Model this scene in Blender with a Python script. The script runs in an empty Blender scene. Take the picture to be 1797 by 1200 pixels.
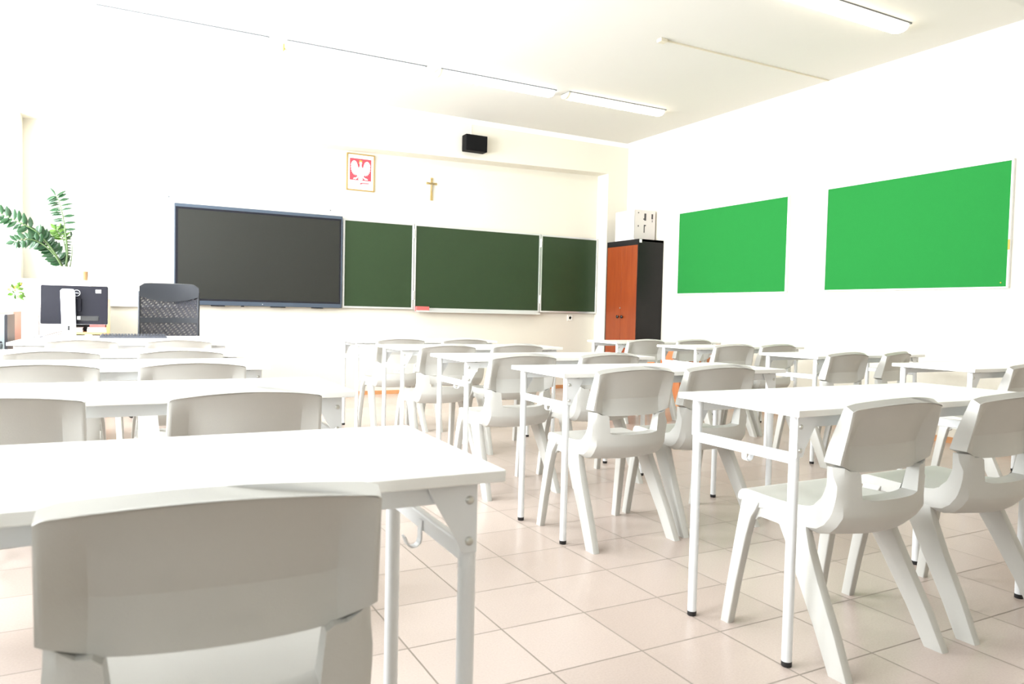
import bpy, bmesh, math, random
from mathutils import Vector, Matrix
random.seed(4)
S = bpy.context.scene
COL = S.collection
R = math.radians

# ------------------------------------------------------------------ materials
def mat(name, col, rough=.5, metal=0., spec=.5, noise=None, bump=None, coat=0., trans=None):
    m = bpy.data.materials.new(name); m.use_nodes = True
    nt = m.node_tree; b = nt.nodes['Principled BSDF']
    b.inputs['Base Color'].default_value = (*col, 1)
    b.inputs['Roughness'].default_value = rough
    b.inputs['Metallic'].default_value = metal
    b.inputs['Specular IOR Level'].default_value = spec
    b.inputs['Coat Weight'].default_value = coat
    tc = nt.nodes.new('ShaderNodeTexCoord')
    if noise:
        sc, amt = noise
        n = nt.nodes.new('ShaderNodeTexNoise'); n.inputs['Scale'].default_value = sc; n.inputs['Detail'].default_value = 4
        nt.links.new(tc.outputs['Object'], n.inputs['Vector'])
        r = nt.nodes.new('ShaderNodeMapRange'); r.inputs['To Min'].default_value = 1-amt; r.inputs['To Max'].default_value = 1+amt
        nt.links.new(n.outputs['Fac'], r.inputs['Value'])
        mx = nt.nodes.new('ShaderNodeVectorMath'); mx.operation = 'SCALE'
        mx.inputs[0].default_value = col
        nt.links.new(r.outputs[0], mx.inputs['Scale'])
        nt.links.new(mx.outputs[0], b.inputs['Base Color'])
    if bump:
        sc, st = bump
        n = nt.nodes.new('ShaderNodeTexNoise'); n.inputs['Scale'].default_value = sc; n.inputs['Detail'].default_value = 3
        nt.links.new(tc.outputs['Object'], n.inputs['Vector'])
        bp = nt.nodes.new('ShaderNodeBump'); bp.inputs['Strength'].default_value = st; bp.inputs['Distance'].default_value = .002
        nt.links.new(n.outputs['Fac'], bp.inputs['Height']); nt.links.new(bp.outputs[0], b.inputs['Normal'])
    return m

def wood(name, c1, c2, scale=(18, 18, 1.2), rough=.35):
    m = mat(name, c1, rough); nt = m.node_tree; b = nt.nodes['Principled BSDF']
    tc = nt.nodes.new('ShaderNodeTexCoord'); mp = nt.nodes.new('ShaderNodeMapping'); mp.inputs['Scale'].default_value = scale
    n = nt.nodes.new('ShaderNodeTexNoise'); n.inputs['Scale'].default_value = 1.6; n.inputs['Detail'].default_value = 6; n.inputs['Distortion'].default_value = .6
    rp = nt.nodes.new('ShaderNodeValToRGB')
    rp.color_ramp.elements[0].color = (*c1, 1); rp.color_ramp.elements[0].position = .35
    rp.color_ramp.elements[1].color = (*c2, 1); rp.color_ramp.elements[1].position = .7
    nt.links.new(tc.outputs['Object'], mp.inputs[0]); nt.links.new(mp.outputs[0], n.inputs['Vector'])
    nt.links.new(n.outputs['Fac'], rp.inputs[0]); nt.links.new(rp.outputs[0], b.inputs['Base Color'])
    return m

def emis(name, col, st):
    m = mat(name, (.9, .9, .88), .4)
    b = m.node_tree.nodes['Principled BSDF']
    b.inputs['Emission Color'].default_value = (*col, 1); b.inputs['Emission Strength'].default_value = st
    return m

M = {}
M['wall'] = mat('cream_wall_paint', (.745, .71, .62), .75, bump=(180, .15), noise=(1.5, .02))
M['ceiling'] = mat('white_ceiling_paint', (.665, .65, .61), .8, noise=(2, .015))
M['cornice'] = mat('white_cornice_plaster', (.93, .91, .86), .6)
M['chair'] = mat('warm_grey_polypropylene', (.57, .565, .53), .36, bump=(500, .25), noise=(8, .02))
M['laminate'] = mat('white_laminate', (.88, .88, .85), .3, noise=(6, .01))
M['metal_white'] = mat('white_powder_coated_steel', (.80, .82, .83), .3, noise=(20, .02))
M['zinc'] = mat('zinc_bolt_steel', (.62, .62, .58), .3, .8)
M['rubber'] = mat('black_rubber', (.015, .015, .017), .5)
M['skirt'] = wood('orange_wood_skirting', (.55, .25, .10), (.66, .33, .15), (3, 3, 14))
M['alu'] = mat('brushed_aluminium', (.72, .73, .74), .3, .6)
M['chalk'] = mat('green_chalkboard_enamel', (.021, .045, .016), .45, spec=.42, noise=(3, .10))
M['felt'] = mat('green_felt', (.023, .228, .047), .95, spec=.1, noise=(350, .12))
M['whitefr'] = mat('white_board_frame', (.85, .85, .85), .4)
M['tvframe'] = mat('slate_grey_bezel', (.055, .075, .105), .35)
M['tvblack'] = mat('black_bezel_glass', (.01, .011, .018), .2)
M['screen'] = mat('dark_anti_glare_screen', (.016, .017, .014), .45, spec=.4, noise=(1.6, .12))
M['cab_wood'] = wood('cherry_wood_laminate', (.235, .040, .008), (.29, .056, .011))
M['low_wood'] = wood('low_cabinet_orange_laminate', (.50, .17, .06), (.58, .22, .085))
M['cab_black'] = mat('black_laminate', (.009, .008, .0085), .45, spec=.3, noise=(12, .15))
M['knob'] = mat('black_plastic_knob', (.01, .01, .01), .3)
M['card'] = mat('printed_white_cardboard', (.68, .64, .62), .7, noise=(8, .03))
M['print'] = mat('dark_print_ink', (.05, .045, .05), .6)
M['print_l'] = mat('pale_grey_print_ink', (.45, .43, .42), .6)
M['lamp_gap_shade'] = mat('gap_shade_lamp_base', (.16, .17, .18), .5)  # grey darkened to paint the shaded gap between lamp and ceiling
M['black'] = mat('black_speaker_plastic', (.004, .004, .0045), .7, spec=.15, bump=(400, .5))
M['gold'] = mat('gold_frame_paint', (.42, .28, .09), .4, .3)
M['brass'] = mat('brass', (.50, .37, .15), .35, .6)
M['brass_d'] = mat('dark_aged_brass', (.30, .24, .13), .4, .6)
M['paper'] = mat('white_paper', (.9, .9, .88), .7)
M['red'] = mat('faded_crimson_print', (.42, .055, .08), .7)
M['yellow'] = mat('yellow_print', (.55, .38, .06), .7)
M['sponge'] = mat('pink_red_sponge', (.70, .13, .12), .9, bump=(200, .6))
M['leather'] = mat('black_leatherette', (.022, .025, .032), .4, bump=(300, .3))
M['monblack'] = mat('dark_blue_black_monitor_plastic', (.007, .007, .013), .45, spec=.2)
M['silver'] = mat('silver_monitor_stand', (.70, .71, .76), .3, .2)
M['keys'] = mat('dark_keyboard_plastic', (.05, .055, .07), .4)
M['keyleg'] = mat('grey_key_plastic', (.30, .31, .34), .4)
M['leaf'] = mat('glossy_dark_green_leaf', (.014, .052, .018), .3, noise=(30, .25))
M['leaf_l'] = mat('fresh_light_green_leaf', (.09, .20, .03), .35, noise=(30, .2))
M['stem'] = mat('green_plant_stem', (.07, .12, .04), .45)
M['soil'] = mat('dark_potting_soil', (.05, .035, .02), .9)
M['pot'] = mat('white_glazed_pot', (.88, .88, .88), .25)
M['tan'] = mat('tan_ceramic', (.32, .20, .09), .5)
M['beech'] = wood('beech_shelf_board', (.62, .33, .14), (.72, .42, .20), (3, 14, 3))
M['whitepaint'] = mat('white_cabinet_paint', (.86, .86, .86), .4)
M['pink'] = mat('pinkish_tan_panel', (.56, .28, .22), .5)
M['pcgrey'] = mat('grey_pc_steel', (.26, .30, .31), .4, .4)
M['pcdark'] = mat('dark_pc_plastic', (.015, .015, .02), .4)
M['cloth'] = mat('white_curtain_cloth', (.88, .89, .92), .9)
M['socket'] = mat('cream_plastic_socket', (.85, .83, .76), .4)
M['plastic'] = mat('yellowed_white_plastic', (.62, .57, .45), .45)
M['upvc'] = mat('white_window_frame', (.9, .9, .9), .35)
M['diff'] = emis('lit_diffuser_warm', (1., .88, .70), 3.2)
M['diffc'] = emis('lit_diffuser_cool', (.93, .97, 1.), 3.2)

def glass():
    m = bpy.data.materials.new('window_glass'); m.use_nodes = True; nt = m.node_tree
    nt.nodes.clear()
    o = nt.nodes.new('ShaderNodeOutputMaterial'); t = nt.nodes.new('ShaderNodeBsdfTransparent'); g = nt.nodes.new('ShaderNodeBsdfGlossy')
    g.inputs['Roughness'].default_value = .02
    x = nt.nodes.new('ShaderNodeMixShader'); x.inputs[0].default_value = .06
    nt.links.new(t.outputs[0], x.inputs[1]); nt.links.new(g.outputs[0], x.inputs[2]); nt.links.new(x.outputs[0], o.inputs[0])
    return m
M['glass'] = glass()

def meshcloth():
    m = bpy.data.materials.new('black_open_mesh_fabric'); m.use_nodes = True; nt = m.node_tree
    b = nt.nodes['Principled BSDF']; b.inputs['Base Color'].default_value = (.03, .03, .04, 1); b.inputs['Roughness'].default_value = .6
    o = nt.nodes['Material Output']; t = nt.nodes.new('ShaderNodeBsdfTransparent'); x = nt.nodes.new('ShaderNodeMixShader')
    tc = nt.nodes.new('ShaderNodeTexCoord')
    ws = []
    for k, rot in enumerate((35, -50)):
        mp = nt.nodes.new('ShaderNodeMapping'); mp.inputs['Rotation'].default_value = (0, R(rot), 0)
        w = nt.nodes.new('ShaderNodeTexWave'); w.inputs['Scale'].default_value = (9, 15)[k]; w.inputs['Distortion'].default_value = 2.5; w.inputs['Detail'].default_value = 0
        w.inputs['Detail Scale'].default_value = .6
        nt.links.new(tc.outputs['Object'], mp.inputs[0]); nt.links.new(mp.outputs[0], w.inputs['Vector']); ws.append(w)
    mu = nt.nodes.new('ShaderNodeMath'); mu.operation = 'MULTIPLY'
    nt.links.new(ws[0].outputs['Fac'], mu.inputs[0]); nt.links.new(ws[1].outputs['Fac'], mu.inputs[1])
    r = nt.nodes.new('ShaderNodeMapRange'); r.inputs['To Min'].default_value = .88; r.inputs['To Max'].default_value = .5
    nt.links.new(mu.outputs[0], r.inputs['Value'])
    nt.links.new(r.outputs[0], x.inputs[0]); nt.links.new(t.outputs[0], x.inputs[1]); nt.links.new(b.outputs[0], x.inputs[2]); nt.links.new(x.outputs[0], o.inputs[0])
    return m
M['mesh'] = meshcloth()

TP, TX, TY = .3138, 1.7092, 2.6759
def floor_mat():
    m = mat('beige_floor_tiles', (.6, .5, .4), .30); nt = m.node_tree; b = nt.nodes['Principled BSDF']
    tc = nt.nodes.new('ShaderNodeTexCoord'); mp = nt.nodes.new('ShaderNodeMapping')
    mp.inputs['Location'].default_value = (-TX/TP+.5*.018, -TY/TP+.5*.018, 0); mp.inputs['Scale'].default_value = (1/TP, 1/TP, 1/TP)
    nt.links.new(tc.outputs['Object'], mp.inputs[0])
    sp = nt.nodes.new('ShaderNodeSeparateXYZ'); nt.links.new(mp.outputs[0], sp.inputs[0])
    def mth(op, a, bb=None):
        n = nt.nodes.new('ShaderNodeMath'); n.operation = op
        for i, v in enumerate((a, bb)):
            if v is None: continue
            if isinstance(v, (int, float)): n.inputs[i].default_value = v
            else: nt.links.new(v, n.inputs[i])
        return n.outputs[0]
    g = []
    for ax in 'XY':
        f = mth('FRACT', sp.outputs[ax]); g.append(mth('LESS_THAN', f, .018))
    gr = mth('MAXIMUM', g[0], g[1])
    cell = nt.nodes.new('ShaderNodeVectorMath'); cell.operation = 'FLOOR'; nt.links.new(mp.outputs[0], cell.inputs[0])
    wn = nt.nodes.new('ShaderNodeTexWhiteNoise'); wn.noise_dimensions = '3D'; nt.links.new(cell.outputs[0], wn.inputs[0])
    rp = nt.nodes.new('ShaderNodeValToRGB')
    rp.color_ramp.elements[0].color = (.495, .410, .362, 1); rp.color_ramp.elements[1].color = (.545, .458, .408, 1)
    nt.links.new(wn.outputs['Value'], rp.inputs[0])
    nz = nt.nodes.new('ShaderNodeTexNoise'); nz.inputs['Scale'].default_value = 160; nz.inputs['Detail'].default_value = 3
    nt.links.new(tc.outputs['Object'], nz.inputs['Vector'])
    mr = nt.nodes.new('ShaderNodeMapRange'); mr.inputs['To Min'].default_value = .90; mr.inputs['To Max'].default_value = 1.10
    nt.links.new(nz.outputs['Fac'], mr.inputs['Value'])
    sc = nt.nodes.new('ShaderNodeVectorMath'); sc.operation = 'SCALE'
    nt.links.new(rp.outputs[0], sc.inputs[0]); nt.links.new(mr.outputs[0], sc.inputs['Scale'])
    mx = nt.nodes.new('ShaderNodeMix'); mx.data_type = 'RGBA'
    nt.links.new(gr, mx.inputs['Factor']); nt.links.new(sc.outputs[0], mx.inputs['A']); mx.inputs['B'].default_value = (.27, .23, .195, 1)
    nt.links.new(mx.outputs['Result'], b.inputs['Base Color'])
    rr = nt.nodes.new('ShaderNodeMapRange'); rr.inputs['To Min'].default_value = .27; rr.inputs['To Max'].default_value = .75
    nt.links.new(gr, rr.inputs['Value']); nt.links.new(rr.outputs[0], b.inputs['Roughness'])
    bp = nt.nodes.new('ShaderNodeBump'); bp.inputs['Strength'].default_value = .4; bp.inputs['Distance'].default_value = .002; bp.invert = True
    nt.links.new(gr, bp.inputs['Height']); nt.links.new(bp.outputs[0], b.inputs['Normal'])
    return m
M['floor'] = floor_mat()

# ------------------------------------------------------------------ helpers
def box(bm, a, b):
    x0, y0, z0 = a; x1, y1, z1 = b
    v = [bm.verts.new(p) for p in ((x0,y0,z0),(x1,y0,z0),(x1,y1,z0),(x0,y1,z0),(x0,y0,z1),(x1,y0,z1),(x1,y1,z1),(x0,y1,z1))]
    for f in ((3,2,1,0),(4,5,6,7),(0,1,5,4),(1,2,6,5),(2,3,7,6),(3,0,4,7)): bm.faces.new([v[i] for i in f])
    return v
def prism(bm, pts, axis, a, b):
    """polygon pts extruded along axis ('x','y','z') from a to b"""
    def P(p, t):
        if axis == 'x': return (t, p[0], p[1])
        if axis == 'y': return (p[0], t, p[1])
        return (p[0], p[1], t)
    v0 = [bm.verts.new(P(p, a)) for p in pts]; v1 = [bm.verts.new(P(p, b)) for p in pts]
    n = len(pts)
    bm.faces.new(v0); bm.faces.new(list(reversed(v1)))
    for i in range(n): bm.faces.new((v0[(i+1) % n], v0[i], v1[i], v1[(i+1) % n]))
def loft(bm, rings, cap=True):
    vs = [[bm.verts.new(p) for p in r] for r in rings]; n = len(vs[0])
    for a, b in zip(vs, vs[1:]):
        for i in range(n): bm.faces.new((a[i], a[(i+1) % n], b[(i+1) % n], b[i]))
    if cap: bm.faces.new(list(reversed(vs[0]))); bm.faces.new(vs[-1])
    return vs
def rrect(cx, cy, hx, hy, r, z, n=3):
    r = min(r, hx*.98, hy*.98); out = []
    for (sx, sy, a0) in ((1,1,0),(-1,1,90),(-1,-1,180),(1,-1,270)):
        for k in range(n+1):
            a = R(a0+90*k/n); out.append((cx+sx*(hx-r)+r*math.cos(a), cy+sy*(hy-r)+r*math.sin(a), z))
    return out
def tube(bm, pts, rad, n=10, cap=True):
    pts = [Vector(p) for p in pts]; rings = []
    if not isinstance(rad, (list, tuple)): rad = [rad]*len(pts)
    up = None
    for i, p in enumerate(pts):
        t = (pts[min(i+1, len(pts)-1)]-pts[max(i-1, 0)]).normalized()
        if up is None:
            up = Vector((0,0,1)) if abs(t.z) < .9 else Vector((1,0,0))
        s = t.cross(up).normalized(); up = s.cross(t).normalized()
        rings.append([p+rad[i]*(math.cos(2*math.pi*k/n)*s+math.sin(2*math.pi*k/n)*up) for k in range(n)])
    loft(bm, rings, cap)
def lathe(bm, prof, cx=0, cy=0, n=24):
    loft(bm, [[(cx+r*math.cos(2*math.pi*k/n), cy+r*math.sin(2*math.pi*k/n), z) for k in range(n)] for r, z in prof])
def ob(name, bm, m, parent=None, smooth=None, bevel=0, seg=2):
    bmesh.ops.recalc_face_normals(bm, faces=bm.faces)
    me = bpy.data.meshes.new(name); bm.to_mesh(me); bm.free()
    for x in (m if isinstance(m, (list, tuple)) else [m]): me.materials.append(x)
    if smooth is not None:
        for p in me.polygons: p.use_smooth = True
        me.set_sharp_from_angle(angle=R(smooth))
    o = bpy.data.objects.new(name, me); COL.objects.link(o)
    if parent: o.parent = parent
    if bevel:
        b = o.modifiers.new('bevel', 'BEVEL'); b.width = bevel; b.segments = seg; b.limit_method = 'ANGLE'; b.angle_limit = R(40)
        b.harden_normals = False
    return o
def bxo(name, a, b, m, parent=None, bevel=0):
    bm = bmesh.new(); box(bm, a, b); return ob(name, bm, m, parent, bevel=bevel)
def tag(o, label, cat, group=None, kind=None):
    o['label'] = label; o['category'] = cat
    if group: o['group'] = group
    if kind: o['kind'] = kind
    return o
def thing(name, loc, rz, label, cat, group=None):
    o = bpy.data.objects.new(name, None); o.empty_display_size = .1; COL.objects.link(o)
    o.location = loc; o.rotation_euler = (0, 0, rz)
    return tag(o, label, cat, group)
def struct(o): o['kind'] = 'structure'; return o
def copy_tree(o, parent=None):
    c = o.copy(); COL.objects.link(c); c.parent = parent
    for ch in [x for x in list(bpy.data.objects) if x.parent == o]: copy_tree(ch, c)
    return c
def text_mesh(name, s, size, m, parent, loc, rot, extrude=.0008):
    cu = bpy.data.curves.new(name+'_src', 'FONT'); cu.body = s; cu.size = size; cu.extrude = extrude; cu.align_x = 'CENTER'; cu.align_y = 'CENTER'
    t = bpy.data.objects.new(name+'_src', cu); COL.objects.link(t)
    bpy.context.view_layer.update()
    me = bpy.data.meshes.new_from_object(t.evaluated_get(bpy.context.evaluated_depsgraph_get()))
    bpy.data.objects.remove(t); bpy.data.curves.remove(cu)
    me.materials.clear(); me.materials.append(m); me.name = name
    o = bpy.data.objects.new(name, me); COL.objects.link(o)
    if parent: o.parent = parent
    o.location = loc; o.rotation_euler = rot
    return o

# ------------------------------------------------------------------ room
XL, XR, YB, YF, YA, ZC = -1.25, 6.15, -3.2, 8.25, 8.5, 3.325
AX0, AX1 = -.79, 5.83
T = .25
struct(bxo('floor', (XL-T, YB-T, -.12), (XR+T, YA+T, 0), M['floor']))
struct(bxo('ceiling', (XL-T, YB-T, ZC), (XR+T, YA+T, ZC+.2), M['ceiling']))
struct(bxo('wall_right', (XR, YB-T, 0), (XR+T, YA+T, ZC), M['wall']))
struct(bxo('wall_back', (XL, YB-T, 0), (XR, YB, ZC), M['wall']))
bm = bmesh.new()      # front wall: alcove back, two pilasters and the beam above
box(bm, (XL, YA, 0), (XR, YA+T, ZC))
box(bm, (XL, YF, 0), (AX0, YA, ZC))
box(bm, (AX1, YF, 0), (XR, YA, ZC))
bz = lambda x: 2.775+.0222*x
prism(bm, [(AX0, bz(AX0)), (AX1, bz(AX1)), (AX1, ZC), (AX0, ZC)], 'y', YF, YA)
struct(ob('wall_front', bm, M['wall']))
WY = [(-1.9, .4), (1.0, 3.2), (3.7, 5.9), (6.3, 8.1)]
WZ = (.88, 2.95)
bm = bmesh.new()
ys = [YB-T]+[v for w in WY for v in w]+[YA+T]
for i in range(0, len(ys), 2): box(bm, (XL-T, ys[i], 0), (XL, ys[i+1], ZC))
for a, b in WY:
    box(bm, (XL-T, a, 0), (XL, b, WZ[0])); box(bm, (XL-T, a, WZ[1]), (XL, b, ZC))
struct(ob('wall_left', bm, M['wall']))
for i, (a, b) in enumerate(WY):
    bm = bmesh.new(); w = .07; x0, x1 = XL-.17, XL-.10; mid = (a+b)/2
    box(bm, (x0, a, WZ[0]), (x1, a+w, WZ[1])); box(bm, (x0, b-w, WZ[0]), (x1, b, WZ[1]))
    box(bm, (x0, a+w, WZ[0]), (x1, b-w, WZ[0]+w)); box(bm, (x0, a+w, WZ[1]-w), (x1, b-w, WZ[1]))
    box(bm, (x0, mid-w/2, WZ[0]+w), (x1, mid+w/2, WZ[1]-w))
    f = struct(ob('window_%d' % (i+1), bm, M['upvc']))
    bm = bmesh.new(); box(bm, (XL-.137, a+w, WZ[0]+w), (XL-.133, b-w, WZ[1]-w)); ob('pane', bm, M['glass'], f)
    bm = bmesh.new(); box(bm, (XL-.09, a-.03, WZ[0]-.035), (XL+.14, b+.03, WZ[0])); ob('sill', bm, M['upvc'], f)
# cornice
def cornice(name, p0, p1, nrm):
    bm = bmesh.new(); d = .05; h = .05
    prof = [(0, 0), (0, -h), (d*.25, -h), (d*.45, -h*.6), (d, -h*.25), (d, 0)]
    rings = []
    for p in (p0, p1):
        rings.append([(p[0]+nrm[0]*a, p[1]+nrm[1]*a, ZC+b) for a, b in prof])
    loft(bm, rings); return struct(ob(name, bm, M['cornice']))
cornice('trim_1', (XL, YF), (XR, YF), (0, -1))
cornice('trim_2', (XR, YB), (XR, YF), (-1, 0))
struct(bxo('baseboard_front', (AX0, YA-.015, 0), (AX1, YA, .045), M['skirt']))
struct(bxo('baseboard_right', (XR-.015, YB, 0), (XR, YF, .05), M['skirt']))
struct(bxo('baseboard_pilaster', (AX1, YF-.015, 0), (XR-.015, YF, .045), M['skirt']))
struct(bxo('trim_3', (XL, 2.34, 3.05), (XR, 2.74, ZC), M['ceiling']))   # ceiling beam above the middle of the room

# ------------------------------------------------------------------ chair
def lerp_tab(tab, z):
    tab = sorted(tab)
    if z <= tab[0][0]: return tab[0][1]
    for (a, ya), (b, yb) in zip(tab, tab[1:]):
        if z <= b: return ya+(yb-ya)*(z-a)/(b-a)
    return tab[-1][1]
BULGE = .040
def bulge(x, y):
    w = max(0, min(1, (.30-y)/.20)); w = w*w*(3-2*w)
    u = min(1, abs(x)/.205)
    return -BULGE*(1-u*u)*w
def make_chair():
    t = thing('school_chair', (0,0,0), 0, '', 'chair', 'grey plastic school chairs at the desks')
    # --- backrest: a shallow tray open to the rear
    yf = [(.56, .136), (.60, .130), (.64, .119), (.70, .097), (.80, .057)]
    yr = [(.56, .080), (.60, .074), (.70, .052), (.80, .036)]
    rings = []
    levels = [0, .05, .11, .18, .26, .345, .352, .44, .54, .64, .74, .84, .92, .965, .985, 1.0]
    N = 18
    for v in levels:
        ring = []
        hw = .203+.004*(1-v)
        def zz(x):
            u = min(1, abs(x)/.205); top = .769+.020*(1-u**2)-.006*max(0, (u-.93)/.07)**2
            bot = .569 if abs(x) < .135 else .569+.026*(abs(x)-.135)/.07
            return bot+(top-bot)*v
        for x in [(-hw+2*hw*i/N) for i in range(N+1)]:
            z = zz(x); ring.append((x, lerp_tab(yf, z)+bulge(x, .06)-.004*max(0, (v-.965)/.035), z))
        for q in (1, .992, .975, .955, .91, .86, .80, .74, .66, .52, .38, .22, .10, 0, -.10, -.22, -.38, -.52, -.66, -.74, -.80, -.86, -.91, -.955, -.975, -.992, -1):
            x = hw*q; z = zz(x); a = lerp_tab(yf, z); b = lerp_tab(yr, z); u = abs(q)
            full = max(0, (a-b)-.007)*min(1, (1-v)/.30)**.6
            if v < .348: full *= .50+.50*v/.345
            k = 0 if u > .965 else min(1, (.965-u)/.245)
            ring.append((x, b+full*k+bulge(x, .06), z-.014*max(0, (v-.93)/.07)))
        rings.append(ring)
    bm = bmesh.new(); loft(bm, rings); ob('backrest', bm, M['chair'], t, smooth=17)
    # --- seat tub with the two uprights and the strap under the opening
    tin = [(.44, .21), (.452, .199), (.468, .159), (.492, .135), (.533, .120), (.560, .122), (.61, .122)]
    tout = [(.391, .19), (.395, .151), (.408, .130), (.424, .117), (.445, .103), (.469, .094), (.525, .083), (.545, .090), (.565, .104), (.61, .106)]
    xs = [-.203, -.198, -.185, -.165, -.145, -.134, -.126, -.10, -.07, -.035, 0]
    xs = xs+[-x for x in xs[-2::-1]]
    rings = []
    for x in xs:
        u = abs(x)/.203
        zt = .586 if abs(x) > .18 else (.575 if abs(x) > .14 else (.568 if abs(x) > .13 else .488+.008*max(0, (abs(x)-.09)/.04)))
        ring = []
        for k in range(7):                                    # inner face going down
            z = zt+(.470-zt)*k/6; y = lerp_tab(tin, z); ring.append((x, y+bulge(x, y), z))
        dish = .011*(1-u**3)
        for y, z in ((.162,.463), (.178,.4555), (.199,.452), (.24,.4485), (.29,.4475), (.34,.4490), (.39,.4515), (.425,.4515), (.447,.4475), (.463,.438), (.472,.424), (.472,.412), (.462,.409)):
            w = 1 if y < .40 else max(0, 1-(y-.40)/.03)
            fr = 1 if y < .40 else 1-.055*((y-.40)/.072)**2
            ring.append((x*fr, y+bulge(x, y), z-dish*w))
        e = 0 if u < .93 else (u-.93)/.07                      # flank columns keep the smooth J outline
        for (y, z), (yj, zj) in zip(((.445,.414), (.40,.425), (.33,.424), (.27,.404), (.215,.384), (.160,.379), (.125,.390), (.102,.413), (.084,.441)),
                                    ((.445,.414), (.40,.425), (.33,.424), (.27,.412), (.22,.398), (.185,.391), (.151,.395), (.125,.413), (.107,.438))):
            y += (yj-y)*e; z += (zj-z)*e
            ring.append((x, y+bulge(x, y), z-.010*(1-u*u)*(1 if y < .3 else .2)))
        for k in range(6):
            z = .452+(zt-.452)*k/5
            y = (.082+.002*math.sin((z-.45)*20))*(1-e)+lerp_tab(tout, z)*e
            ring.append((x, y+bulge(x, y), z-.010*(1-u*u)*max(0, 1-(z-.452)/.03)))
        rings.append(ring)
    bm = bmesh.new(); loft(bm, rings); ob('seat', bm, M['chair'], t, smooth=27)
    # --- legs (horizontal rounded sections) and side rails
    for s in (-1, 1):
        bm = bmesh.new()
        loft(bm, [rrect(s*x, y, hx, hy, .005, z) for x, y, hx, hy, z in ((.219,.474,.015,.018,0),(.214,.453,.016,.0195,.14),(.207,.427,.0165,.0225,.30),(.203,.414,.0165,.026,.37),(.199,.408,.015,.032,.395),(.196,.405,.010,.036,.420))])
        ob('leg', bm, M['chair'], t, smooth=35)
        bm = bmesh.new()
        secs = [(.219,.037,.017,.032,0),(.212,.090,.018,.036,.11),(.202,.167,.0185,.041,.25),(.195,.210,.018,.046,.33),(.190,.238,.016,.054,.38),(.188,.250,.012,.060,.412)]
        loft(bm, [rrect(s*x, y, hx, hy, .008, z, 2) for x, y, hx, hy, z in secs]); ob('leg', bm, M['chair'], t, smooth=35)
        bm = bmesh.new()
        prism(bm, [(.42,.424), (.235,.424), (.235,.345), (.262,.350), (.285,.368), (.300,.3715), (.365,.3735), (.377,.370), (.385,.360), (.395,.360)], 'x', s*.180, s*.197)
        prism(bm, [(.42,.428), (.235,.428), (.245,.400), (.30,.401), (.355,.405), (.370,.403), (.380,.395), (.386,.380), (.400,.380)], 'x', s*.197, s*.2025)
        ob('side_rail', bm, M['chair'], t, bevel=.002)
    return t
CH = make_chair()

# ------------------------------------------------------------------ desk
W, D, H, TH = 1.3043, .5005, .7527, .0194
LX, LY = .045, .050
def make_desk():
    t = thing('school_desk', (0,0,0), 0, '', 'desk', 'white two-seat school desks')
    bxo('tabletop', (0, 0, H-TH), (W, D, H), M['laminate'], t, bevel=.002)
    zt = H-TH-.003
    for ix, x in enumerate((LX, W-LX)):
        s = 1 if ix == 0 else -1
        for iy, y in enumerate((LY, D-LY)):
            r = .0148; bm = bmesh.new(); lathe(bm, [(r, .012), (r, zt)], x, y, 20)
            l = ob('leg', bm, M['metal_white'], t, smooth=40)
            bm = bmesh.new(); lathe(bm, [(r*.92, 0), (r*1.03, .002), (r*1.03, .016)], x, y, 20); ob('rubber_foot', bm, M['rubber'], l, smooth=40)
            # gusset plate between leg and long rail, with two bolts
            yy = y-.017 if iy == 0 else y+.014
            bm = bmesh.new()
            prism(bm, [(x-s*.010, zt-.001), (x+s*.078, zt-.001), (x+s*.070, zt-.020), (x+s*.026, zt-.094), (x+s*.016, zt-.118), (x-s*.010, zt-.118)], 'y', yy, yy+.003)
            g = ob('gusset_plate', bm, M['metal_white'], t, bevel=.0008)
            sg = -1 if iy == 0 else 1; yb = yy if iy == 0 else yy+.003
            for zb in (zt-.030, zt-.098):
                bm = bmesh.new()
                loft(bm, [[(x+s*.004+rr*math.cos(a*math.pi/6), yb+sg*dd, zb+rr*math.sin(a*math.pi/6)) for a in range(12)] for rr, dd in ((.0072, 0), (.0068, .0025), (.004, .0045), (.001, .005))])
                ob('bolt', bm, M['zinc'], g, smooth=50)
        bm = bmesh.new(); box(bm, (x-.008, LY+.012, .590), (x+.008, D-LY-.012, .623)); ob('crossbar', bm, M['metal_white'], t, bevel=.004)
        bm = bmesh.new()                                       # bag hook under the crossbar
        pts = [(x+s*.009, D/2, .612)]+[(x+s*.011, D/2, .590)]+[(x+s*(.011+.014*(1-math.cos(a))), D/2, .576-.014*math.sin(a)) for a in (0, .6, 1.2, 1.8, 2.4, 3.0)]+[(x+s*.043, D/2, .584)]
        for p, q in zip(pts, pts[1:]):
            rings = [[(p_[0]+dx, p_[1]+dy, p_[2]+dx*.4) for dx, dy in ((-.0015,-.010),(.0015,-.010),(.0015,.010),(-.0015,.010))] for p_ in (p, q)]
            loft(bm, rings)
        ob('bag_hook', bm, M['metal_white'], t)
    for y in (LY, D-LY):
        bm = bmesh.new(); box(bm, (LX+.012, y-.011, zt-.034), (W-LX-.012, y+.011, zt)); ob('rail', bm, M['metal_white'], t, bevel=.002)
    for x in (LX+.045, W-LX-.045):
        bm = bmesh.new(); lathe(bm, [(.008, zt), (.008, H-TH)], x, LY-.020, 10); ob('spacer', bm, M['rubber'], t)
    return t
DK = make_desk()

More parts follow.
